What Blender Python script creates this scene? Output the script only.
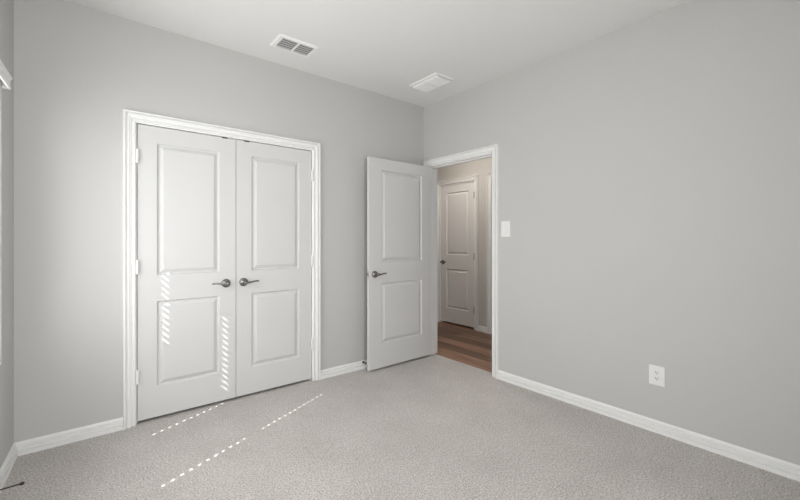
import bpy, bmesh, math, random
from mathutils import Vector, Matrix
random.seed(7)
for o in list(bpy.data.objects): bpy.data.objects.remove(o, do_unlink=True)
S = bpy.context.scene
COL = S.collection
PI = math.pi

# ------------------------------------------------------------------ camera
cd = bpy.data.cameras.new('camera'); cam = bpy.data.objects.new('camera', cd); COL.objects.link(cam)
S.camera = cam
cd.sensor_width = 36.0; cd.lens = 36.0 * 381.5 / 800.0
cd.shift_y = -9.9 / 800.0
cd.clip_start = 0.02
cam.location = (-2.881, -3.1385, 1.2565)
cam.rotation_euler = (PI / 2, 0, -0.68116)

# ------------------------------------------------------------------ light
S.view_settings.view_transform = 'Standard'; S.view_settings.look = 'None'
S.view_settings.gamma = 1.0; S.view_settings.use_curve_mapping = False
S.view_settings.exposure = 0.18
W = bpy.data.worlds.new('sky'); S.world = W; W.use_nodes = True
wn = W.node_tree.nodes; bgn = wn['Background']
bgn.inputs['Color'].default_value = (0.80, 0.88, 1.0, 1); bgn.inputs['Strength'].default_value = 1.5

def light(name, kind, loc, energy, color=(1, 1, 1), aim=None, **kw):
    ld = bpy.data.lights.new(name, kind); ld.energy = energy; ld.color = color
    for k, v in kw.items(): setattr(ld, k, v)
    o = bpy.data.objects.new(name, ld); COL.objects.link(o); o.location = loc
    if aim is not None: o.rotation_euler = Vector(aim).to_track_quat('-Z', 'Y').to_euler()
    return o
SUN_DIR = (0.9102, 0.4141, -0.87)
light('sun', 'SUN', (-8, -6, 8), 9.0, (1.0, 0.98, 0.95), SUN_DIR, angle=math.radians(0.35))

# window wall frame: u runs from the corner towards the viewer, n points into the room
UC = Vector((-3.229, 0.0)); UD = Vector((-0.0468, -1.0)).normalized(); UN = Vector((-UD.y, UD.x))
if UN.x < 0: UN = -UN
def wp(u, p, z): q = UC + UD * u + UN * p; return Vector((q.x, q.y, z))
WU0, WU1, WZ0, WZ1 = 0.295, 1.85, 0.612, 2.06          # window opening
# daylight at the left window, plus fill from an added front window
light('window_daylight', 'AREA', wp((WU0 + WU1) / 2, -0.003, (WZ0 + WZ1) / 2), 17.5, (1.0, 0.992, 0.985),
      (UN.x, UN.y, 0), shape='RECTANGLE', size=WU1 - WU0 - .01, size_y=WZ1 - WZ0 - .01, spread=math.radians(152))
FX0, FX1 = -3.05, -1.95                              # second window, added behind the viewer for fill light
light('added_front_fill', 'AREA', ((FX0 + FX1) / 2, -3.903, (WZ0 + WZ1) / 2), 36, (1.0, 0.998, 0.998),
      (0, 1, 0), shape='RECTANGLE', size=FX1 - FX0 - .01, size_y=WZ1 - WZ0 - .01, spread=math.radians(165))
# hall lamp
HL = (0.50, 0.25)
light('hall_lamp_light', 'AREA', (HL[0], HL[1], 2.665), 11, (1.0, 0.91, 0.82), (0, 0, -1), shape='DISK', size=0.30)

# ------------------------------------------------------------------ materials
def mat(name, color, rough=0.5, metal=0.0, bump=None, spec=0.5, var=None):
    m = bpy.data.materials.new(name); m.use_nodes = True
    nt = m.node_tree; b = nt.nodes['Principled BSDF']
    b.inputs['Base Color'].default_value = (*color, 1); b.inputs['Roughness'].default_value = rough
    b.inputs['Metallic'].default_value = metal; b.inputs['Specular IOR Level'].default_value = spec
    tc = nt.nodes.new('ShaderNodeTexCoord')
    if var:
        sc, amt = var
        n = nt.nodes.new('ShaderNodeTexNoise'); n.inputs['Scale'].default_value = sc; n.inputs['Detail'].default_value = 3
        nt.links.new(tc.outputs['Object'], n.inputs['Vector'])
        r = nt.nodes.new('ShaderNodeValToRGB')
        r.color_ramp.elements[0].position = .3; r.color_ramp.elements[1].position = .7
        r.color_ramp.elements[0].color = (*[c * (1 - amt) for c in color], 1)
        r.color_ramp.elements[1].color = (*[min(1, c * (1 + amt)) for c in color], 1)
        nt.links.new(n.outputs['Fac'], r.inputs['Fac']); nt.links.new(r.outputs['Color'], b.inputs['Base Color'])
    if bump:
        sc, st, dist = bump
        n2 = nt.nodes.new('ShaderNodeTexNoise'); n2.inputs['Scale'].default_value = sc; n2.inputs['Detail'].default_value = 4
        nt.links.new(tc.outputs['Object'], n2.inputs['Vector'])
        bp = nt.nodes.new('ShaderNodeBump'); bp.inputs['Strength'].default_value = st; bp.inputs['Distance'].default_value = dist
        nt.links.new(n2.outputs['Fac'], bp.inputs['Height']); nt.links.new(bp.outputs['Normal'], b.inputs['Normal'])
    return m
M_WALL = mat('wall_paint', (0.566, 0.561, 0.551), .75, bump=(90, .12, .004), spec=.25, var=(1.5, .008))
M_CEIL = mat('ceiling_paint', (0.82, 0.82, 0.81), .85, bump=(70, .2, .005), spec=.15)
M_HALL = mat('hall_paint', (0.575, 0.56, 0.535), .75, bump=(90, .12, .004), spec=.25)
M_TRIM = mat('trim_enamel', (0.87, 0.87, 0.862), .45, spec=.3, var=(4, .006))
M_DOOR = mat('door_enamel', (0.67, 0.668, 0.666), .55, spec=.25, bump=(160, .05, .001), var=(3, .006))
M_DOORH = mat('hall_door_enamel', (0.80, 0.79, 0.775), .38, bump=(160, .05, .001), var=(3, .006))
M_NICK = mat('satin_nickel', (0.27, 0.262, 0.25), .30, metal=1.0, var=(60, .05))
M_STEEL = mat('hinge_steel', (0.55, 0.53, 0.5), .35, metal=1.0, var=(60, .04))
M_PLAST = mat('white_plastic', (0.84, 0.84, 0.83), .3, var=(20, .005))
M_DARK = mat('slot_dark', (0.02, 0.02, 0.02), .6, var=(20, .1))
M_BRONZE = mat('dark_bronze', (0.05, 0.042, 0.035), .45, metal=.6, var=(60, .15))
M_VENT = mat('vent_metal', (0.90, 0.90, 0.89), .4, var=(20, .006))
M_DUCT = mat('duct_grey', (0.07, 0.07, 0.07), .7, var=(12, .08))
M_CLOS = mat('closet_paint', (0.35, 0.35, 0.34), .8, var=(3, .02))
M_VINYL = mat('window_vinyl', (0.80, 0.80, 0.79), .4, var=(8, .01))

def slat_material():
    m = bpy.data.materials.new('blind_slat'); m.use_nodes = True; nt = m.node_tree
    b = nt.nodes['Principled BSDF']; out = nt.nodes['Material Output']
    tc = nt.nodes.new('ShaderNodeTexCoord'); n = nt.nodes.new('ShaderNodeTexNoise'); n.inputs['Scale'].default_value = 20
    nt.links.new(tc.outputs['Object'], n.inputs['Vector'])
    r = nt.nodes.new('ShaderNodeValToRGB')
    r.color_ramp.elements[0].color = (.80, .80, .78, 1); r.color_ramp.elements[1].color = (.86, .86, .84, 1)
    nt.links.new(n.outputs['Fac'], r.inputs['Fac']); nt.links.new(r.outputs['Color'], b.inputs['Base Color'])
    b.inputs['Roughness'].default_value = .5
    t = nt.nodes.new('ShaderNodeBsdfTranslucent'); t.inputs['Color'].default_value = (.90, .90, .89, 1)
    mx = nt.nodes.new('ShaderNodeMixShader'); mx.inputs['Fac'].default_value = .6
    nt.links.new(b.outputs['BSDF'], mx.inputs[1]); nt.links.new(t.outputs['BSDF'], mx.inputs[2])
    nt.links.new(mx.outputs['Shader'], out.inputs['Surface'])
    return m
M_SLAT = slat_material()

def glass_material():
    m = bpy.data.materials.new('window_glass'); m.use_nodes = True; nt = m.node_tree
    out = nt.nodes['Material Output']; nt.nodes.remove(nt.nodes['Principled BSDF'])
    t = nt.nodes.new('ShaderNodeBsdfTransparent'); t.inputs['Color'].default_value = (.94, .96, .95, 1)
    g = nt.nodes.new('ShaderNodeBsdfGlossy'); g.inputs['Roughness'].default_value = .02
    mx = nt.nodes.new('ShaderNodeMixShader')
    mx.inputs['Fac'].default_value = .05
    nt.links.new(t.outputs['BSDF'], mx.inputs[1]); nt.links.new(g.outputs['BSDF'], mx.inputs[2])
    nt.links.new(mx.outputs['Shader'], out.inputs['Surface'])
    return m
M_GLASS = glass_material()

def lamp_glass():
    m = bpy.data.materials.new('lamp_diffuser'); m.use_nodes = True; nt = m.node_tree
    b = nt.nodes['Principled BSDF']; b.inputs['Base Color'].default_value = (.9, .9, .88, 1)
    b.inputs['Emission Color'].default_value = (1, .96, .9, 1); b.inputs['Emission Strength'].default_value = 1.5
    return m
M_LAMP = lamp_glass()

def carpet_material():
    m = bpy.data.materials.new('carpet'); m.use_nodes = True; nt = m.node_tree; L = nt.links
    b = nt.nodes['Principled BSDF']; b.inputs['Roughness'].default_value = 1; b.inputs['Specular IOR Level'].default_value = .05
    b.inputs['Sheen Weight'].default_value = .25; b.inputs['Sheen Roughness'].default_value = .6
    tc = nt.nodes.new('ShaderNodeTexCoord')
    def noise(s, d, rough=.6):
        n = nt.nodes.new('ShaderNodeTexNoise'); n.inputs['Scale'].default_value = s; n.inputs['Detail'].default_value = d
        n.inputs['Roughness'].default_value = rough
        L.new(tc.outputs['Object'], n.inputs['Vector']); return n
    fine = noise(115, 3, .7); mid = noise(28, 3); big = noise(2.6, 3)
    r = nt.nodes.new('ShaderNodeValToRGB')
    r.color_ramp.elements[0].position = .30; r.color_ramp.elements[1].position = .66
    r.color_ramp.elements[0].color = CARPET_D; r.color_ramp.elements[1].color = CARPET_L
    L.new(fine.outputs['Fac'], r.inputs['Fac'])
    r2 = nt.nodes.new('ShaderNodeValToRGB')
    r2.color_ramp.elements[0].position = .35; r2.color_ramp.elements[1].position = .65
    r2.color_ramp.elements[0].color = (.90, .895, .89, 1); r2.color_ramp.elements[1].color = (1.0, 1.0, 1.0, 1)
    L.new(big.outputs['Fac'], r2.inputs['Fac'])
    mm = nt.nodes.new('ShaderNodeMixRGB'); mm.blend_type = 'MULTIPLY'; mm.inputs['Fac'].default_value = 1
    L.new(r.outputs['Color'], mm.inputs[1]); L.new(r2.outputs['Color'], mm.inputs[2])
    r3 = nt.nodes.new('ShaderNodeValToRGB')
    r3.color_ramp.elements[0].position = .35; r3.color_ramp.elements[1].position = .65
    r3.color_ramp.elements[0].color = (.92, .915, .91, 1); r3.color_ramp.elements[1].color = (1, 1, 1, 1)
    L.new(mid.outputs['Fac'], r3.inputs['Fac'])
    m3 = nt.nodes.new('ShaderNodeMixRGB'); m3.blend_type = 'MULTIPLY'; m3.inputs['Fac'].default_value = 1
    L.new(mm.outputs['Color'], m3.inputs[1]); L.new(r3.outputs['Color'], m3.inputs[2])
    L.new(m3.outputs['Color'], b.inputs['Base Color'])
    ad = nt.nodes.new('ShaderNodeMath'); ad.operation = 'MULTIPLY_ADD'; ad.inputs[1].default_value = .6
    L.new(mid.outputs['Fac'], ad.inputs[0]); L.new(fine.outputs['Fac'], ad.inputs[2])
    bp = nt.nodes.new('ShaderNodeBump'); bp.inputs['Strength'].default_value = .6; bp.inputs['Distance'].default_value = .008
    L.new(ad.outputs[0], bp.inputs['Height']); L.new(bp.outputs['Normal'], b.inputs['Normal'])
    return m
CARPET_D = (.235, .220, .204, 1); CARPET_L = (.84, .795, .755, 1)
M_CARPET = carpet_material()

def wood_material():
    m = bpy.data.materials.new('wood_planks'); m.use_nodes = True; nt = m.node_tree; L = nt.links
    b = nt.nodes['Principled BSDF']; b.inputs['Roughness'].default_value = .42
    tc = nt.nodes.new('ShaderNodeTexCoord')
    mp = nt.nodes.new('ShaderNodeMapping'); mp.inputs['Rotation'].default_value = (0, 0, PI / 2)
    mp.inputs['Location'].default_value = (.35, .03, 0)
    L.new(tc.outputs['Object'], mp.inputs['Vector'])
    br = nt.nodes.new('ShaderNodeTexBrick'); br.inputs['Scale'].default_value = 1
    br.inputs['Brick Width'].default_value = 1.22; br.inputs['Row Height'].default_value = .178
    br.inputs['Mortar Size'].default_value = .0016; br.offset = .37
    br.inputs['Color1'].default_value = (.34, .20, .135, 1); br.inputs['Color2'].default_value = (.12, .068, .046, 1)
    br.inputs['Mortar'].default_value = (.05, .03, .02, 1)
    L.new(mp.outputs['Vector'], br.inputs['Vector'])
    m2 = nt.nodes.new('ShaderNodeMapping'); m2.inputs['Scale'].default_value = (22, 1.3, 1)
    L.new(tc.outputs['Object'], m2.inputs['Vector'])
    n = nt.nodes.new('ShaderNodeTexNoise'); n.inputs['Scale'].default_value = 1; n.inputs['Detail'].default_value = 6
    n.inputs['Distortion'].default_value = .6
    L.new(m2.outputs['Vector'], n.inputs['Vector'])
    r = nt.nodes.new('ShaderNodeValToRGB'); r.color_ramp.elements[0].position = .3; r.color_ramp.elements[1].position = .72
    r.color_ramp.elements[0].color = (.62, .60, .58, 1); r.color_ramp.elements[1].color = (1.35, 1.3, 1.25, 1)
    L.new(n.outputs['Fac'], r.inputs['Fac'])
    mm = nt.nodes.new('ShaderNodeMixRGB'); mm.blend_type = 'MULTIPLY'; mm.inputs['Fac'].default_value = 1
    L.new(br.outputs['Color'], mm.inputs[1]); L.new(r.outputs['Color'], mm.inputs[2])
    L.new(mm.outputs['Color'], b.inputs['Base Color'])
    return m
M_WOOD = wood_material()

# ------------------------------------------------------------------ helpers
def box(bm, lo, hi, M=None):
    x0, y0, z0 = lo; x1, y1, z1 = hi
    vs = [bm.verts.new(M @ Vector(c) if M else c) for c in
          ((x0, y0, z0), (x1, y0, z0), (x1, y1, z0), (x0, y1, z0), (x0, y0, z1), (x1, y0, z1), (x1, y1, z1), (x0, y1, z1))]
    for f in ((3, 2, 1, 0), (4, 5, 6, 7), (0, 1, 5, 4), (1, 2, 6, 5), (2, 3, 7, 6), (3, 0, 4, 7)):
        bm.faces.new([vs[i] for i in f])
def link(name, bm, m, parent=None, smooth=False, bevel=0, weld=False):
    if weld: bmesh.ops.remove_doubles(bm, verts=bm.verts, dist=1e-5)
    bmesh.ops.recalc_face_normals(bm, faces=bm.faces)
    me = bpy.data.meshes.new(name); bm.to_mesh(me); bm.free()
    me.materials.append(m)
    if smooth:
        for p in me.polygons: p.use_smooth = True
    o = bpy.data.objects.new(name, me); COL.objects.link(o)
    if parent: o.parent = parent
    if bevel:
        md = o.modifiers.new('bevel', 'BEVEL'); md.width = bevel; md.segments = 2; md.limit_method = 'ANGLE'
    return o
def boxes(name, m, lst, parent=None, bevel=0):
    bm = bmesh.new()
    for lo, hi in lst: box(bm, lo, hi)
    return link(name, bm, m, parent, bevel=bevel)
def tag(o, label=None, cat=None, group=None, kind=None):
    if label: o['label'] = label
    if cat: o['category'] = cat
    if group: o['group'] = group
    if kind: o['kind'] = kind
    return o
def struct(o, label=None, cat=None): return tag(o, label, cat, kind='structure')
def prism(bm, poly, a, b):
    """poly = list of 3D offsets, swept from point a to b."""
    r0 = [bm.verts.new(Vector(a) + Vector(p)) for p in poly]; r1 = [bm.verts.new(Vector(b) + Vector(p)) for p in poly]
    n = len(poly)
    for i in range(n): bm.faces.new([r0[i], r0[(i + 1) % n], r1[(i + 1) % n], r1[i]])
    bm.faces.new(r0[::-1]); bm.faces.new(r1)
def lathe(bm, prof, n=28, M=None):
    """prof: (radius, h) along local z"""
    rings = []
    for r, h in prof:
        if r < 1e-6:
            v = Vector((0, 0, h)); rings.append([bm.verts.new(M @ v if M else v)])
        else:
            ring = []
            for k in range(n):
                a = 2 * PI * k / n; v = Vector((r * math.cos(a), r * math.sin(a), h)); ring.append(bm.verts.new(M @ v if M else v))
            rings.append(ring)
    for A, B in zip(rings, rings[1:]):
        for k in range(n):
            q = [A[k % len(A)], A[(k + 1) % len(A)], B[(k + 1) % len(B)], B[k % len(B)]]
            u = []
            for v in q:
                if v not in u: u.append(v)
            if len(u) > 2: bm.faces.new(u)
def tube(bm, pts, radii, n=12, squash=1.0, M=None):
    """pts: 3D points; radii per point; squash scales the section along local binormal"""
    pts = [Vector(p) for p in pts]; rings = []
    up = Vector((0, 1, 0))
    for i, p in enumerate(pts):
        t = (pts[min(i + 1, len(pts) - 1)] - pts[max(i - 1, 0)]).normalized()
        a = t.cross(up)
        if a.length < 1e-4: a = t.cross(Vector((1, 0, 0)))
        a.normalize(); b = a.cross(t).normalized()
        ring = []
        for k in range(n):
            th = 2 * PI * k / n
            v = p + a * (radii[i] * math.cos(th)) + b * (radii[i] * squash * math.sin(th))
            ring.append(bm.verts.new(M @ v if M else v))
        rings.append(ring)
    for A, B in zip(rings, rings[1:]):
        for k in range(n): bm.faces.new([A[k], A[(k + 1) % n], B[(k + 1) % n], B[k]])
    bm.faces.new(rings[0][::-1]); bm.faces.new(rings[-1])

# ------------------------------------------------------------------ structure
H = 2.74
YF = -3.90; XE = 1.30                # front wall (behind the viewer); hall wall
CL0, CL1, CLT = -2.640, -1.347, 2.054   # closet opening
DY0, DY1, DT = -0.100, -0.935, 2.056     # doorway opening (y), top
TH = 0.115
# floors
struct(boxes('floor', M_CARPET, [((-3.60, YF - .05, -.05), (0.0, 0.0, 0)), ((0.0, DY1, -.05), (0.072, DY0, 0)),
                                 ((-2.90, 0.0, -.05), (-1.08, .70, 0))]), 'light beige grey cut pile carpet covering the room floor')
struct(boxes('floor_hall', M_WOOD, [((0.072, DY1, -.05), (TH, DY0, -0.004)), ((TH, -2.6, -.05), (XE + .1, 2.6, -0.004))]),
       'brown wood plank floor of the hallway beyond the doorway')
struct(boxes('ceiling', M_CEIL, [((-3.65, YF - .1, H), (XE + .2, 2.7, H + .1))]), 'plain white painted ceiling')
# back wall (with the closet)
struct(boxes('wall_back', M_WALL, [((-3.36, 0, 0), (CL0 - .012, TH, H)), ((CL1 + .012, 0, 0), (0.0, TH, H)), ((CL0 - .012, 0, CLT + .012), (CL1 + .012, TH, H))]),
       'pale grey wall holding the closet double doors')
# right wall (with the doorway)
struct(boxes('wall_right', M_WALL, [((0, DY0 + .012, 0), (TH, TH, H)), ((0, YF - .1, 0), (TH, DY1 - .012, H)), ((0, DY1 - .012, DT + .012), (TH, DY0 + .012, H))]),
       'pale grey wall with the doorway, light switch and outlet')
struct(boxes('wall_front', M_WALL, [((-3.62, YF - .14, 0), (FX0, YF, H)), ((FX1, YF - .14, 0), (0, YF, H)), ((FX0, YF - .14, 0), (FX1, YF, WZ0)), ((FX0, YF - .14, WZ1), (FX1, YF, H))]), 'grey wall behind the viewer, with an added blind covered window for fill light')
# left wall with window opening (rotated frame)
FRAME = ['left']
def wp(u, p, z):
    if FRAME[0] == 'left': q = UC + UD * u + UN * p; return Vector((q.x, q.y, z))
    return Vector((FX1 + WU0 - u, YF + p, z))
def wbox(bm, u0, u1, p0, p1, z0, z1):
    c = [wp(u, p, z) for z in (z0, z1) for (u, p) in ((u0, p0), (u1, p0), (u1, p1), (u0, p1))]
    vs = [bm.verts.new(v) for v in c]
    for f in ((3, 2, 1, 0), (4, 5, 6, 7), (0, 1, 5, 4), (1, 2, 6, 5), (2, 3, 7, 6), (3, 0, 4, 7)): bm.faces.new([vs[i] for i in f])
bm = bmesh.new(); UE = 4.0; WT = -.14
for a in ((0 - .02, WU0, WT, 0, 0, H), (WU1, UE, WT, 0, 0, H), (WU0, WU1, WT, 0, 0, WZ0), (WU0, WU1, WT, 0, WZ1, H)): wbox(bm, *a)
struct(link('wall_left', bm, M_WALL), 'pale grey wall with the blind covered window at the left edge')
# closet box and hall shell
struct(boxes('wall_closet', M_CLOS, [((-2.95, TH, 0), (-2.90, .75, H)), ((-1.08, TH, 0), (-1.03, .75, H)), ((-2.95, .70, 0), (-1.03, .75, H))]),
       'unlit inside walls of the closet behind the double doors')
HD0, HD1, HDT = 0.360, 1.045, 2.090      # hall door opening
HE0, HE1 = -0.74, 0.057                  # second hall door opening
struct(boxes('wall_hall', M_HALL, [((XE, HD1, 0), (XE + TH, 2.6, H)), ((XE, HE1, 0), (XE + TH, HD0, H)), ((XE, -2.6, 0), (XE + TH, HE0, H)),
                                   ((XE, HD0, HDT), (XE + TH, HD1, H)), ((XE, HE0, HDT), (XE + TH, HE1, H))]),
       'warm beige hallway wall seen through the doorway')
struct(boxes('wall_hall_side', M_HALL, [((TH - .002, TH, 0), (TH + .01, 2.6, H)), ((TH - .002, -2.6, 0), (TH + .01, DY1 - .10, H))]))
struct(boxes('wall_hall_blocker', M_CLOS, [((XE + TH + .6, -1.0, -.05), (XE + TH + .65, 1.4, H)), ((XE + TH, -1.0, -.05), (XE + TH + .6, -.95, H)), ((XE + TH, 1.35, -.05), (XE + TH + .6, 1.4, H)), ((XE + TH, .22, -.05), (XE + TH + .6, .27, H)),
                                   ((XE + .1, -.95, -.06), (XE + TH + .6, 1.35, -.004)), ((XE + TH, -.95, 2.4), (XE + TH + .6, 1.35, 2.45))]))  # unseen dark box, added to keep sky light out of the hall door gaps
struct(boxes('wall_hall_end', M_HALL, [((0, 2.6, 0), (XE + TH, 2.7, H)), ((TH, -2.7, 0), (XE + TH, -2.6, H))]))

# casing profile: (w outwards from inner edge, depth from wall)
CAS = [(0, 0), (0, .011), (.002, .0135), (.009, .0135), (.0105, .0040), (.0170, .0030), (.0200, .0110), (.030, .0145), (.0325, .0145), (.0340, .0185), (.0430, .0190),
       (.0445, .0080), (.0515, .0070), (.0530, .0220), (.056, .0245), (.062, .0245), (.065, .021), (.066, 0)]
def casing(name, a0, a1, ztop, fn, label=None, z0=0.0, prof=CAS):
    """fn(a, depth, z) -> world; opening edges a0<a1, U-shaped mitred sweep"""
    bm = bmesh.new(); secs = []
    for (a, z, sa, sz) in ((a0, z0, -1, 0), (a0, ztop, -1, 1), (a1, ztop, 1, 1), (a1, z0, 1, 0)):
        secs.append([bm.verts.new(fn(a + sa * w, d, z + sz * w)) for w, d in prof])
    n = len(prof)
    for A, B in zip(secs, secs[1:]):
        for i in range(n - 1): bm.faces.new([A[i], A[i + 1], B[i + 1], B[i]])
    bm.faces.new(secs[0]); bm.faces.new(secs[-1][::-1])
    return struct(link(name, bm, M_TRIM), label)
RV = .008
casing('trim_1', CL0 - RV, CL1 + RV, CLT + RV, lambda a, d, z: Vector((a, -d, z)), 'white moulded casing framing the closet double doors')
casing('trim_2', DY1 - RV, DY0 + RV, DT + RV, lambda a, d, z: Vector((-d, a, z)), 'white casing framing the open doorway beside the light switch')
casing('trim_3', DY1 - RV, DY0 + RV, DT + RV, lambda a, d, z: Vector((TH + d, a, z)))
casing('trim_4', HD0 - RV, HD1 + RV, HDT + RV, lambda a, d, z: Vector((XE - d, a, z)), 'casing around the closed hallway door', z0=-.004)
casing('trim_5', HE0 - RV, HE1 + RV, HDT + RV, lambda a, d, z: Vector((XE - d, a, z)), 'casing at the right edge of the hallway view', z0=-.004)
# jambs
struct(boxes('trim_6', M_TRIM, [((CL0 - .012, 0, 0), (CL0, TH, CLT + .012)), ((CL1, 0, 0), (CL1 + .012, TH, CLT + .012)), ((CL0, 0, CLT), (CL1, TH, CLT + .012)),
                                ((CL0, .042, 0), (CL0 + .010, .075, CLT)), ((CL1 - .010, .042, 0), (CL1, .075, CLT)), ((CL0, .042, CLT - .010), (CL1, .075, CLT))]),
       'white jamb lining the closet opening')
struct(boxes('trim_7', M_TRIM, [((0, DY0, 0), (TH, DY0 + .012, DT + .012)), ((0, DY1 - .012, 0), (TH, DY1, DT + .012)), ((0, DY1, DT), (TH, DY0, DT + .012)),
                                ((.042, DY0 - .010, 0), (.075, DY0, DT)), ((.042, DY1, 0), (.075, DY1 + .010, DT)), ((.042, DY1, DT - .010), (.075, DY0, DT))]),
       'white jamb lining the doorway to the hallway')
def hall_jamb(name, y0, y1):
    return struct(boxes(name, M_TRIM, [((XE, y0, -.004), (XE + TH, y0 + .010, HDT)), ((XE, y1 - .010, -.004), (XE + TH, y1, HDT)), ((XE, y0, HDT - .010), (XE + TH, y1, HDT))]))
hall_jamb('trim_8', HD0, HD1); hall_jamb('trim_9', HE0, HE1)

# baseboards
BB = [(0, 0), (.0200, 0), (.0200, .021), (.0185, .0235), (.0060, .0245), (.0045, .0300), (.0050, .0335), (.0150, .0350), (.0160, .0370), (.0150, .0460), (.0045, .0475), (.0035, .0510), (.0040, .0560), (.0110, .0575),
      (.0120, .0600), (.0110, .0665), (.0060, .0715), (.0030, .077), (0, .077)]
def baseboard(name, a, b, nrm, label=None, z=0, ma=0, mb=0):
    """a->b along the wall (2D), nrm into room; ma/mb: mitre slope at the ends (shift along a->b per unit depth)"""
    a = Vector((*a, z)); b = Vector((*b, z)); n = Vector((*nrm, 0)).normalized(); t = (b - a).normalized()
    bm = bmesh.new()
    r0 = [bm.verts.new(a + n * d + Vector((0, 0, h)) + t * (ma * d)) for d, h in BB]
    r1 = [bm.verts.new(b + n * d + Vector((0, 0, h)) + t * (mb * d)) for d, h in BB]
    k = len(BB)
    for i in range(k): bm.faces.new([r0[i], r0[(i + 1) % k], r1[(i + 1) % k], r1[i]])
    bm.faces.new(r0[::-1]); bm.faces.new(r1)
    return struct(link(name, bm, M_TRIM), label)
cas_w = .066 + RV
baseboard('baseboard_back', (-3.229, 0), (CL0 - cas_w, 0), (0, -1), 'white stepped baseboard between window wall and closet casing', ma=1.05)
baseboard('baseboard_back_2', (CL1 + cas_w, 0), (0, 0), (0, -1), 'white stepped baseboard between closet casing and open door', mb=-1)
baseboard('baseboard_right', (0, DY1 - cas_w), (0, YF), (-1, 0), 'long white stepped baseboard below the outlet')
q0 = wp(0, 0, 0); q1 = wp(3.9, 0, 0)
baseboard('baseboard_left', (q0.x, q0.y), (q1.x, q1.y), (UN.x, UN.y), 'white baseboard along the window wall', ma=.95)
baseboard('baseboard_front', (-3.45, YF), (0, YF), (0, 1))
baseboard('baseboard_hall', (XE, HE1 + cas_w), (XE, HD0 - cas_w), (-1, 0), 'short white baseboard between the two hallway door casings', z=-.004)
baseboard('baseboard_hall_2', (XE, HD1 + cas_w), (XE, 2.6), (-1, 0), z=-.004)
baseboard('baseboard_hall_3', (XE, -2.6), (XE, HE0 - cas_w), (-1, 0), z=-.004)

# ------------------------------------------------------------------ doors
RINGS = [(0, 0), (.003, .0030), (.009, .0145), (.013, .0160), (.017, .0148), (.038, .0024), (.042, .0012)]   # (inset, depth)
def leaf(name, w, h, panels, m, T=.035):
    """local: x 0..w from hinge edge, y 0..T (front face y=0 looks to -y), z 0..h"""
    bm = bmesh.new()
    xs = sorted({0, w, *[p[0] for p in panels], *[p[1] for p in panels]})
    zs = sorted({0, h, *[p[2] for p in panels], *[p[3] for p in panels]})
    for side in (0, 1):
        def P(x, z, d): return bm.verts.new((x, d if side == 0 else T - d, z))
        for i in range(len(xs) - 1):
            for j in range(len(zs) - 1):
                x0, x1, z0, z1 = xs[i], xs[i + 1], zs[j], zs[j + 1]
                if any(abs(p[0] - x0) < 1e-6 and abs(p[1] - x1) < 1e-6 and abs(p[2] - z0) < 1e-6 and abs(p[3] - z1) < 1e-6 for p in panels):
                    prev = None
                    for ins, d in RINGS:
                        r = [P(x0 + ins, z0 + ins, d), P(x1 - ins, z0 + ins, d), P(x1 - ins, z1 - ins, d), P(x0 + ins, z1 - ins, d)]
                        if prev:
                            for k in range(4): bm.faces.new([prev[k], prev[(k + 1) % 4], r[(k + 1) % 4], r[k]])
                        prev = r
                    bm.faces.new(prev)
                else:
                    bm.faces.new([P(x0, z0, 0), P(x1, z0, 0), P(x1, z1, 0), P(x0, z1, 0)])
    for (a, b) in (((0, 0), (w, 0)), ((w, 0), (w, h)), ((w, h), (0, h)), ((0, h), (0, 0))):
        pts = [a, b]
        # split the edges the same way so that the shell welds
        if a[1] == b[1]: cuts = [(x, a[1]) for x in (xs if a[0] < b[0] else xs[::-1])]
        else: cuts = [(a[0], z) for z in (zs if a[1] < b[1] else zs[::-1])]
        for p, q in zip(cuts, cuts[1:]):
            bm.faces.new([bm.verts.new((p[0], 0, p[1])), bm.verts.new((q[0], 0, q[1])), bm.verts.new((q[0], T, q[1])), bm.verts.new((p[0], T, p[1]))])
    return link(name, bm, m, weld=True)
def lever_handle(parent, x, z, side, T=.035, dirx=1, label=None):
    """rose at (x,z) on the face; side -1 = front face (y=0), +1 = back face; lever towards dirx"""
    y0 = 0 if side < 0 else T
    R = Matrix.Translation((x, y0, z)) @ Matrix.Rotation(PI / 2 if side < 0 else -PI / 2, 4, 'X')
    bm = bmesh.new()
    y = lambda d: y0 + side * d
    lathe(bm, [(0.0, .018), (.011, .018), (.0115, .050), (.0135, .053), (.0135, .060), (.010, .064), (0, .065)], 20, R)
    pts = [(0, .056, .000), (.012, .057, -.0005), (.028, .057, -.001), (.045, .056, .0015), (.062, .055, .0050), (.080, .054, .0072), (.094, .052, .0068), (.102, .049, .0055), (.106, .045, .0040)]
    rad = [.010, .0095, .0078, .0066, .0058, .0056, .0062, .0066, .0045]
    P = [Vector((x + dirx * a, y(b), z + c)) for a, b, c in pts]
    tube(bm, P, rad, 12, .75)
    hnd = link('door_handle', bm, M_NICK, parent, smooth=True)
    if label: hnd['label'] = label
    bm = bmesh.new()
    lathe(bm, [(0, .0), (.0335, .0), (.0335, .004), (.0325, .0085), (.029, .0145), (.023, .019), (.016, .022), (.013, .023), (0, .023)], 32, R)
    link('rose', bm, M_NICK, hnd, smooth=True)
    return hnd
def hinge(parent, x, z, y, m, T=.035, leafdir=1):
    """knuckle at local x,y ; leaves on the door's edge"""
    bm = bmesh.new()
    lathe(bm, [(0, -.050), (.005, -.049), (.0092, -.046), (.0092, .046), (.005, .049), (0, .050)], 12, Matrix.Translation((x, y, z)))
    s = 1 if y > T / 2 else -1
    ya, yb = sorted((y, y - s * .012))
    box(bm, (x - .0012, ya, z - .044), (x + .0012, yb, z + .044))
    return link('hinge', bm, m, parent)

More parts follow.
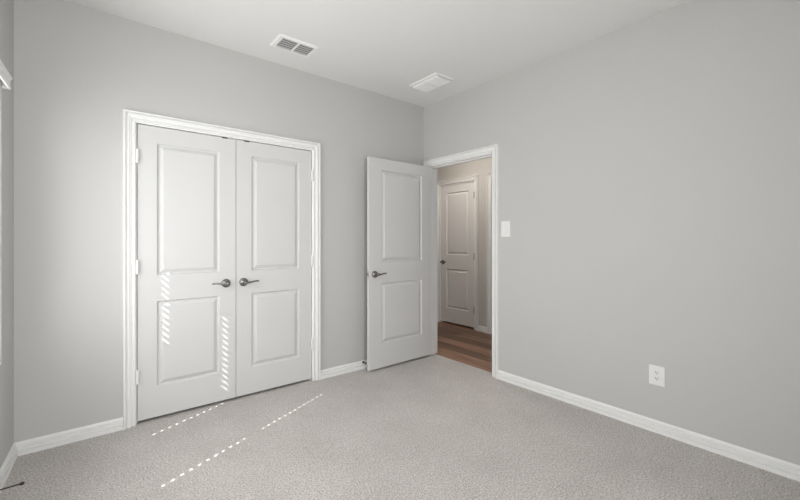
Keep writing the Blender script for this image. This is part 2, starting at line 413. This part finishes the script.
LW = (CL1 - CL0 - .016) / 2
ZB = .022
def closet_leaf(left):
    h = CLT - .006 - ZB
    pn = [(.112, LW - .118, .210, .808), (.112, LW - .118, .988, 1.914)]
    d = leaf('door_1' if left else 'door_2', LW, h, pn, M_DOOR)
    if not left:
        for v in d.data.vertices: v.co.x = LW - v.co.x
        d.data.flip_normals()
        d.location = (CL1 - .006 - LW, .006, ZB); hx = LW; kx = .049; ax = LW + .003
    else:
        d.location = (CL0 + .006, .006, ZB); kx = LW - .076; ax = -.003
    lever_handle(d, LW - .072 if left else .056, .901, -1, dirx=-1 if left else 1)
    for z in (.305, 1.052, 1.806): hinge(d, ax, z, -.013, M_TRIM).__setitem__('label', 'white painted hinge')
    bm = bmesh.new(); cx = LW - .08 if left else .08
    box(bm, (cx - .020, -.0012, h - .0055), (cx + .020, .030, h + .0045))
    link('ball_catch', bm, M_BRONZE, d)
    return d
dl = closet_leaf(True); dr = closet_leaf(False)
struct(dl, 'left white two-panel closet door, stippled by sun through the blind'); dl['category'] = 'door'
struct(dr, 'right white two-panel closet door with lever pointing right'); dr['category'] = 'door'

# open room door: hinge at the doorway's far jamb, swung back against the closet wall
W3 = .825
d3 = leaf('door_3', W3, 2.024, [(.143, .680, .232, .820), (.143, .680, 1.022, 1.915)], M_DOOR)
pin = (-.012, DY0 - .003)
# local x -> world -X ; front face (local y=0) must look to -Y: mirror x in the mesh
for v in d3.data.vertices: v.co.x = -v.co.x
d3.data.flip_normals()
d3.location = (pin[0], pin[1] - .040, .022)
d3.rotation_euler = (0, 0, math.radians(0.9))
hb = lever_handle(d3, -(W3 - .063), .908, -1, dirx=1)
lever_handle(d3, -(W3 - .063), .908, 1, dirx=1)
for z in (.25, 1.0, 1.78): hinge(d3, .004, z, .044, M_STEEL)
bm = bmesh.new(); box(bm, (-W3 - .0012, .006, .908 - .028), (-W3 + .001, .029, .908 + .028))
lp = link('latch_plate', bm, M_STEEL, d3, bevel=.0008)
bm = bmesh.new(); prism(bm, [(0, .011, -.009), (0, .025, -.009), (0, .025, .009), (0, .011, .009)], (-W3 - .009, 0, .908), (-W3, 0, .908)); link('latch_bolt', bm, M_NICK, lp)
struct(d3, 'white two-panel door standing open against the closet wall'); d3['category'] = 'door'

# closed hall door, seen through the doorway
WH = HD1 - HD0 - .026
d4 = leaf('door_4', WH, 2.055, [(.115, WH - .110, .211, .800), (.115, WH - .110, 1.014, 1.944)], M_DOORH)
d4.rotation_euler = (0, 0, -PI / 2)     # local x -> -Y ... front face -> -X
d4.location = (XE + .012, HD1 - .013, .024)
lever_handle(d4, .048, .898, -1, dirx=1)
for z in (.25, 1.0, 1.865): hinge(d4, WH + .003, z, -.006, M_NICK)
struct(d4, 'closed two-panel door across the hallway, lever at its left'); d4['category'] = 'door'
WH2 = HE1 - HE0 - .026
d5 = leaf('door_5', WH2, 2.055, [(.13, WH2 - .13, .235, .81), (.13, WH2 - .13, 1.015, 1.930)], M_DOORH)
d5.rotation_euler = (0, 0, -PI / 2); d5.location = (XE + .012, HE1 - .013, .024)
lever_handle(d5, WH2 - .065, .905, -1, dirx=-1)
struct(d5, 'second closed hallway door beyond the right edge of the doorway'); d5['category'] = 'door'

# ------------------------------------------------------------------ window
def wobj(name, m, lst, parent=None, bevel=0):
    bm = bmesh.new()
    for a in lst: wbox(bm, *a)
    return link(name, bm, m, parent, bevel=bevel)
def window_with_blind(wname, wlabel, blabel):
    MR = 1.26                                 # meeting rail height
    wf = wobj(wname, M_VINYL, [(WU0, WU0 + .03, -.12, -.07, WZ0, WZ1), (WU1 - .03, WU1, -.12, -.07, WZ0, WZ1),
                                    (WU0 + .03, WU1 - .03, -.12, -.07, WZ0, WZ0 + .035), (WU0 + .03, WU1 - .03, -.12, -.07, WZ1 - .035, WZ1)])
    struct(wf, wlabel); wf['category'] = 'window'
    wobj('meeting_rail', M_VINYL, [(WU0 + .03, WU1 - .03, -.115, -.085, MR - .03, MR + .03)], wf)
    wobj('pane', M_GLASS, [(WU0 + .03, WU1 - .03, -.098, -.094, WZ0 + .035, MR - .03)], wf)
    wobj('pane', M_GLASS, [(WU0 + .03, WU1 - .03, -.108, -.104, MR + .03, WZ1 - .035)], wf)
    wobj('window_sill', M_TRIM, [(WU0, WU1, -.07, .0, WZ0, WZ0 + .008)], wf)

    # blind
    SU0, SU1 = .302, WU1 - .006
    bl = bpy.data.objects.new('window_blind', None); COL.objects.link(bl)
    tag(bl, blabel, 'window blind')
    PITCH, SW, TILT = .0445, .052, math.radians(84)
    HOLES = [] if FRAME[0] != 'left' else [(.363, 1.31, 1.84), (.548, 0, 1.81), (1.190, 0, 1.81)]     # (u, lowest z, highest z)
    bm = bmesh.new()
    z = 1.982; PC = -.032
    ca, sa = math.cos(TILT), math.sin(TILT)
    def slat_box(u0, u1, v0, v1, zc, t=.0012):
        # v across the slat; inner (room) edge up
        pts = []
        for dv, dt in ((v0, -t), (v1, -t), (v1, t), (v0, t)):
            pts.append((PC + dv * ca - dt * sa, zc + dv * sa + dt * ca))
        A = [bm.verts.new(wp(u0, p, q)) for p, q in pts]; B = [bm.verts.new(wp(u1, p, q)) for p, q in pts]
        for i in range(4): bm.faces.new([A[i], A[(i + 1) % 4], B[(i + 1) % 4], B[i]])
        bm.faces.new(A[::-1]); bm.faces.new(B)
    HH = .0082; HWD = .010
    while z > .68:
        hs = [h[0] for h in HOLES if h[1] < z < h[2]]
        slat_box(SU0, SU1, -SW / 2, -HH, z); slat_box(SU0, SU1, HH, SW / 2, z)
        u = SU0
        for h in hs: slat_box(u, h - HWD, -HH, HH, z); u = h + HWD
        slat_box(u, SU1, -HH, HH, z)
        z -= PITCH
    link('slats', bm, M_SLAT, bl)
    wobj('bottom_rail', M_VINYL, [(SU0, SU1, -.050, -.018, .640, .662)], bl, bevel=.002)
    wobj('headrail', M_VINYL, [(SU0, SU1, -.060, -.006, 2.002, 2.055)], bl)
    # valance: front board with stepped profile + two returns
    VU0, VU1, VP, VZ0, VZ1 = .268, WU1 + .027, .034, 2.052, 2.117
    def vprof(bm, u0, u1, along_u=True):
        prof = [(VP - .011, VZ0), (VP - .003, VZ0), (VP, VZ0 + .006), (VP, VZ0 + .012), (VP - .004, VZ0 + .018), (VP - .004, VZ1 - .020), (VP, VZ1 - .012), (VP + .004, VZ1 - .006), (VP + .004, VZ1), (VP - .011, VZ1)]
        A = [bm.verts.new(wp(u0, p, q)) for p, q in prof]; B = [bm.verts.new(wp(u1, p, q)) for p, q in prof]
        n = len(prof)
        for i in range(n): bm.faces.new([A[i], A[(i + 1) % n], B[(i + 1) % n], B[i]])
        bm.faces.new(A[::-1]); bm.faces.new(B)
    bm = bmesh.new(); vprof(bm, VU0, VU1)
    wbox(bm, VU0, VU0 + .011, .001, VP - .011, VZ0, VZ1); wbox(bm, VU1 - .011, VU1, .001, VP - .011, VZ0, VZ1)
    link('valance', bm, M_TRIM, bl)
    for u in ((.363, .548, 1.190, 1.70) if FRAME[0] == 'left' else (.50, .90, 1.30)):
        bm = bmesh.new(); tube(bm, [wp(u + .014, -.024, .66), wp(u + .014, -.0245, 1.3), wp(u + .014, -.024, 1.99)], [.0007] * 3, 5)
        link('ladder_cord', bm, M_TRIM, bl)
    bm = bmesh.new(); tube(bm, [wp(WU1 - .13, .004, 1.25), wp(WU1 - .13, -.001, 1.6), wp(WU1 - .13, -.004, 1.985)], [.0045, .004, .003], 8)
    link('tilt_wand', bm, M_TRIM, bl)
window_with_blind('window_1', 'white vinyl window behind the closed blind at the left edge', 'white slatted window blind with moulded valance, lowered and closed at the left edge')
FRAME[0] = 'front'; WU1 = WU0 + 1.10  # unseen window, added to brighten the closet wall and open door
window_with_blind('window_fill', 'white vinyl window added behind the viewer for fill light', 'white slatted blind of the added fill window behind the viewer, lowered and closed')
FRAME[0] = 'left'

# ------------------------------------------------------------------ ceiling registers
def register_frame(name, x0, x1, y0, y1, mx0, mx1, my0, my1, m, parent, t=.007):
    """flat frame with sloped rim below the ceiling; inner opening mx,my"""
    bm = bmesh.new()
    rings = []
    for (a0, a1, b0, b1, z) in ((x0, x1, y0, y1, H), (x0 + .002, x1 - .002, y0 + .002, y1 - .002, H - .003), (x0 + .010, x1 - .010, y0 + .010, y1 - .010, H - t),
                                (mx0, mx1, my0, my1, H - t), (mx0, mx1, my0, my1, H - .0005)):
        rings.append([bm.verts.new(c) for c in ((a0, b0, z), (a1, b0, z), (a1, b1, z), (a0, b1, z))])
    for A, B in zip(rings, rings[1:]):
        for k in range(4): bm.faces.new([A[k], A[(k + 1) % 4], B[(k + 1) % 4], B[k]])
    return link(name, bm, m, parent)
# return grille near the closet
v1 = bpy.data.objects.new('air_vent', None); COL.objects.link(v1); v1.location = (-1.668, -.364, H)
tag(v1, 'white ceiling vent with two dark louvred openings, above the closet doors', 'vent')
def under(o, root):
    o.parent = root; o.matrix_parent_inverse = Matrix.Translation(-Vector(root.location)); return o
X0, X1, Y0, Y1 = -1.825, -1.512, -.468, -.262
a0, a1, b0, b1 = -1.790, -1.540, -.440, -.289
under(register_frame('frame', X0, X1, Y0, Y1, a0, a1, b0, b1, M_VENT, None, t=.009), v1)
under(boxes('center_bar', M_VENT, [((-1.669, b0, H - .0068), (-1.655, b1, H - .001))]), v1)
under(boxes('duct_backing', M_DUCT, [((a0, b0, H - .0012), (a1, b1, H - .0004))]), v1)
bm = bmesh.new(); n = 5
for i in range(n):
    yc = b0 + (b1 - b0) * (i + .5) / n; w = .0125
    for xa, xb in ((a0, -1.669), (-1.655, a1)):
        prism(bm, [(0, -w * .55, -.0012), (0, -w * .55, -.0020), (0, w * .55, -.0056), (0, w * .55, -.0048)], (xa, yc, H - .0008), (xb, yc, H - .0008))
under(link('louvers', bm, mat('louver_grey', (.45, .45, .45), .5, var=(20, .01))), v1)
# supply register near the corner
v2 = bpy.data.objects.new('air_register', None); COL.objects.link(v2); v2.location = (-.397, -.533, H)
tag(v2, 'all-white ceiling register near the room corner, above the open door', 'vent')
X0, X1, Y0, Y1 = -.512, -.281, -.721, -.345
a0, a1, b0, b1 = -.482, -.299, -.703, -.365
under(register_frame('frame', X0, X1, Y0, Y1, a0, a1, b0, b1, M_VENT, None, t=.009), v2)
bm = bmesh.new(); n = 6
for i in range(n):
    xc = a0 + (a1 - a0) * (i + .5) / n; w = (a1 - a0) / n
    # curved blade, concave towards the closet side
    top = []; bot = []
    for k in range(6):
        t = k / 5; top.append((w * (t - .52), 0, -.0035 - .020 * math.sin(t * PI / 2) * .9)); bot.append((w * (t - .52), 0, -.0050 - .020 * math.sin(t * PI / 2) * .9))
    prism(bm, top + bot[::-1], (xc, b0 + .001, H), (xc, b1 - .001, H))
under(link('blades', bm, M_VENT), v2)
under(boxes('center_bar', M_VENT, [((a0, -.541, H - .024), (a1, -.531, H - .001))]), v2)
under(boxes('duct_backing', M_VENT, [((a0, b0, H - .0012), (a1, b1, H - .0004))]), v2)

# ------------------------------------------------------------------ switch and outlet (right wall, face to -X)
def plate(name, yc, zc, w, h, label, cat):
    bm = bmesh.new()
    box(bm, (-.006, yc - w / 2, zc - h / 2), (0, yc + w / 2, zc + h / 2))
    o = link(name, bm, M_PLAST, bevel=.0025)
    return tag(o, label, cat)
sw = plate('light_switch', -1.088, 1.356, .096, .140, 'white rocker light switch plate on the wall right of the doorway', 'light switch')
bm = bmesh.new(); prism(bm, [(-.0055, 0, -.033), (-.0115, 0, -.032), (-.0075, 0, .0), (-.0060, 0, .033)], (0, -1.088 - .0165, 1.356), (0, -1.088 + .0165, 1.356))
link('rocker', bm, M_PLAST, sw, bevel=.0008)
for s in (-1, 1):
    bm = bmesh.new(); lathe(bm, [(0, .0075), (.003, .0072), (.0035, .006), (.0035, .004)], 12, Matrix.Translation((0, -1.088, 1.356 + s * .048)) @ Matrix.Rotation(-PI / 2, 4, 'Y'))
    link('screw', bm, M_PLAST, sw)
OY, OZ = -2.257, .370
ou = plate('wall_outlet', OY, OZ, .092, .128, 'white duplex power outlet low on the right wall', 'outlet')
for s in (-1, 1):
    bm = bmesh.new(); zc = OZ + s * .0195; pts = []
    for k in range(24):
        a = 2 * PI * k / 24; pts.append((-.0058, .0175 * math.cos(a), max(-.0135, min(.0135, .0175 * math.sin(a)))))
    A = [bm.verts.new((-.0056, OY + p[1], zc + p[2])) for p in pts]; B = [bm.verts.new((-.0085, OY + p[1] * .96, zc + p[2] * .96)) for p in pts]
    for k in range(24): bm.faces.new([A[k], A[(k + 1) % 24], B[(k + 1) % 24], B[k]])
    bm.faces.new(B)
    rc = link('receptacle', bm, M_PLAST, ou)
    bm = bmesh.new()
    box(bm, (-.0090, OY + .0045, zc - .001), (-.0083, OY + .0075, zc + .0085)); box(bm, (-.0090, OY - .0075, zc - .001), (-.0083, OY - .0045, zc + .0085))
    lathe(bm, [(0, .0090), (.0028, .0090), (.0028, .0083)], 12, Matrix.Translation((0, OY, zc - .0075)) @ Matrix.Rotation(-PI / 2, 4, 'Y'))
    link('slots', bm, M_DARK, rc)
bm = bmesh.new(); lathe(bm, [(0, .0075), (.003, .0072), (.0035, .006), (.0035, .004)], 12, Matrix.Translation((0, OY, OZ)) @ Matrix.Rotation(-PI / 2, 4, 'Y'))
link('screw', bm, M_PLAST, ou)

# ------------------------------------------------------------------ door stops on the baseboards
def door_stop(base, dirv, length, label):
    d = Vector(dirv).normalized(); q = d.to_track_quat('Z', 'Y').to_matrix().to_4x4()
    Mx = Matrix.Translation(base) @ q
    root = bpy.data.objects.new('door_stop', None); COL.objects.link(root); root.location = base
    tag(root, label, 'door stop', 'dark door stops screwed to the baseboards')
    bm = bmesh.new(); lathe(bm, [(0, 0), (.011, 0), (.011, .003), (.006, .008), (0, .008)], 16, Mx)
    under(link('base', bm, M_BRONZE, smooth=True), root)
    bm = bmesh.new(); prof = [(0, .006)]
    nn = 26
    for i in range(nn + 1):
        prof.append((.0036 if i % 2 else .0028, .006 + (length - .020) * i / nn))
    prof.append((0, length - .014)); lathe(bm, prof, 12, Mx)
    under(link('spring', bm, M_BRONZE), root)
    bm = bmesh.new(); lathe(bm, [(0, length - .016), (.0062, length - .016), (.0075, length - .012), (.0075, length - .004), (.005, length), (0, length)], 16, Mx)
    under(link('tip', bm, M_BRONZE, smooth=True), root)
    return root
door_stop(wp(.480, .0135, .045), (UN.x, UN.y, 0.03), .100, 'dark rod door stop sticking out of the window wall baseboard')
door_stop(Vector((-.812, -.0125, .062)), (0, -1, 0), .055, 'dark door stop on the baseboard behind the open door')

# ------------------------------------------------------------------ ceiling lamps (outside the view, they light room and hall)
def flush_lamp(loc, r, label):
    root = bpy.data.objects.new('ceiling_lamp', None); COL.objects.link(root); root.location = (loc[0], loc[1], H)
    tag(root, label, 'ceiling lamp')
    bm = bmesh.new(); lathe(bm, [(0, 0), (r, 0), (r, -.022), (r - .012, -.026), (0, -.026)], 40)
    link('base', bm, M_VENT, root, smooth=False)
    bm = bmesh.new(); lathe(bm, [(r - .014, -.026), (r - .02, -.045), (r * .7, -.060), (r * .3, -.067), (0, -.068)], 40)
    link('lamp_shade', bm, M_LAMP, root, smooth=True)
flush_lamp(HL, .14, 'round flush ceiling lamp in the hallway')
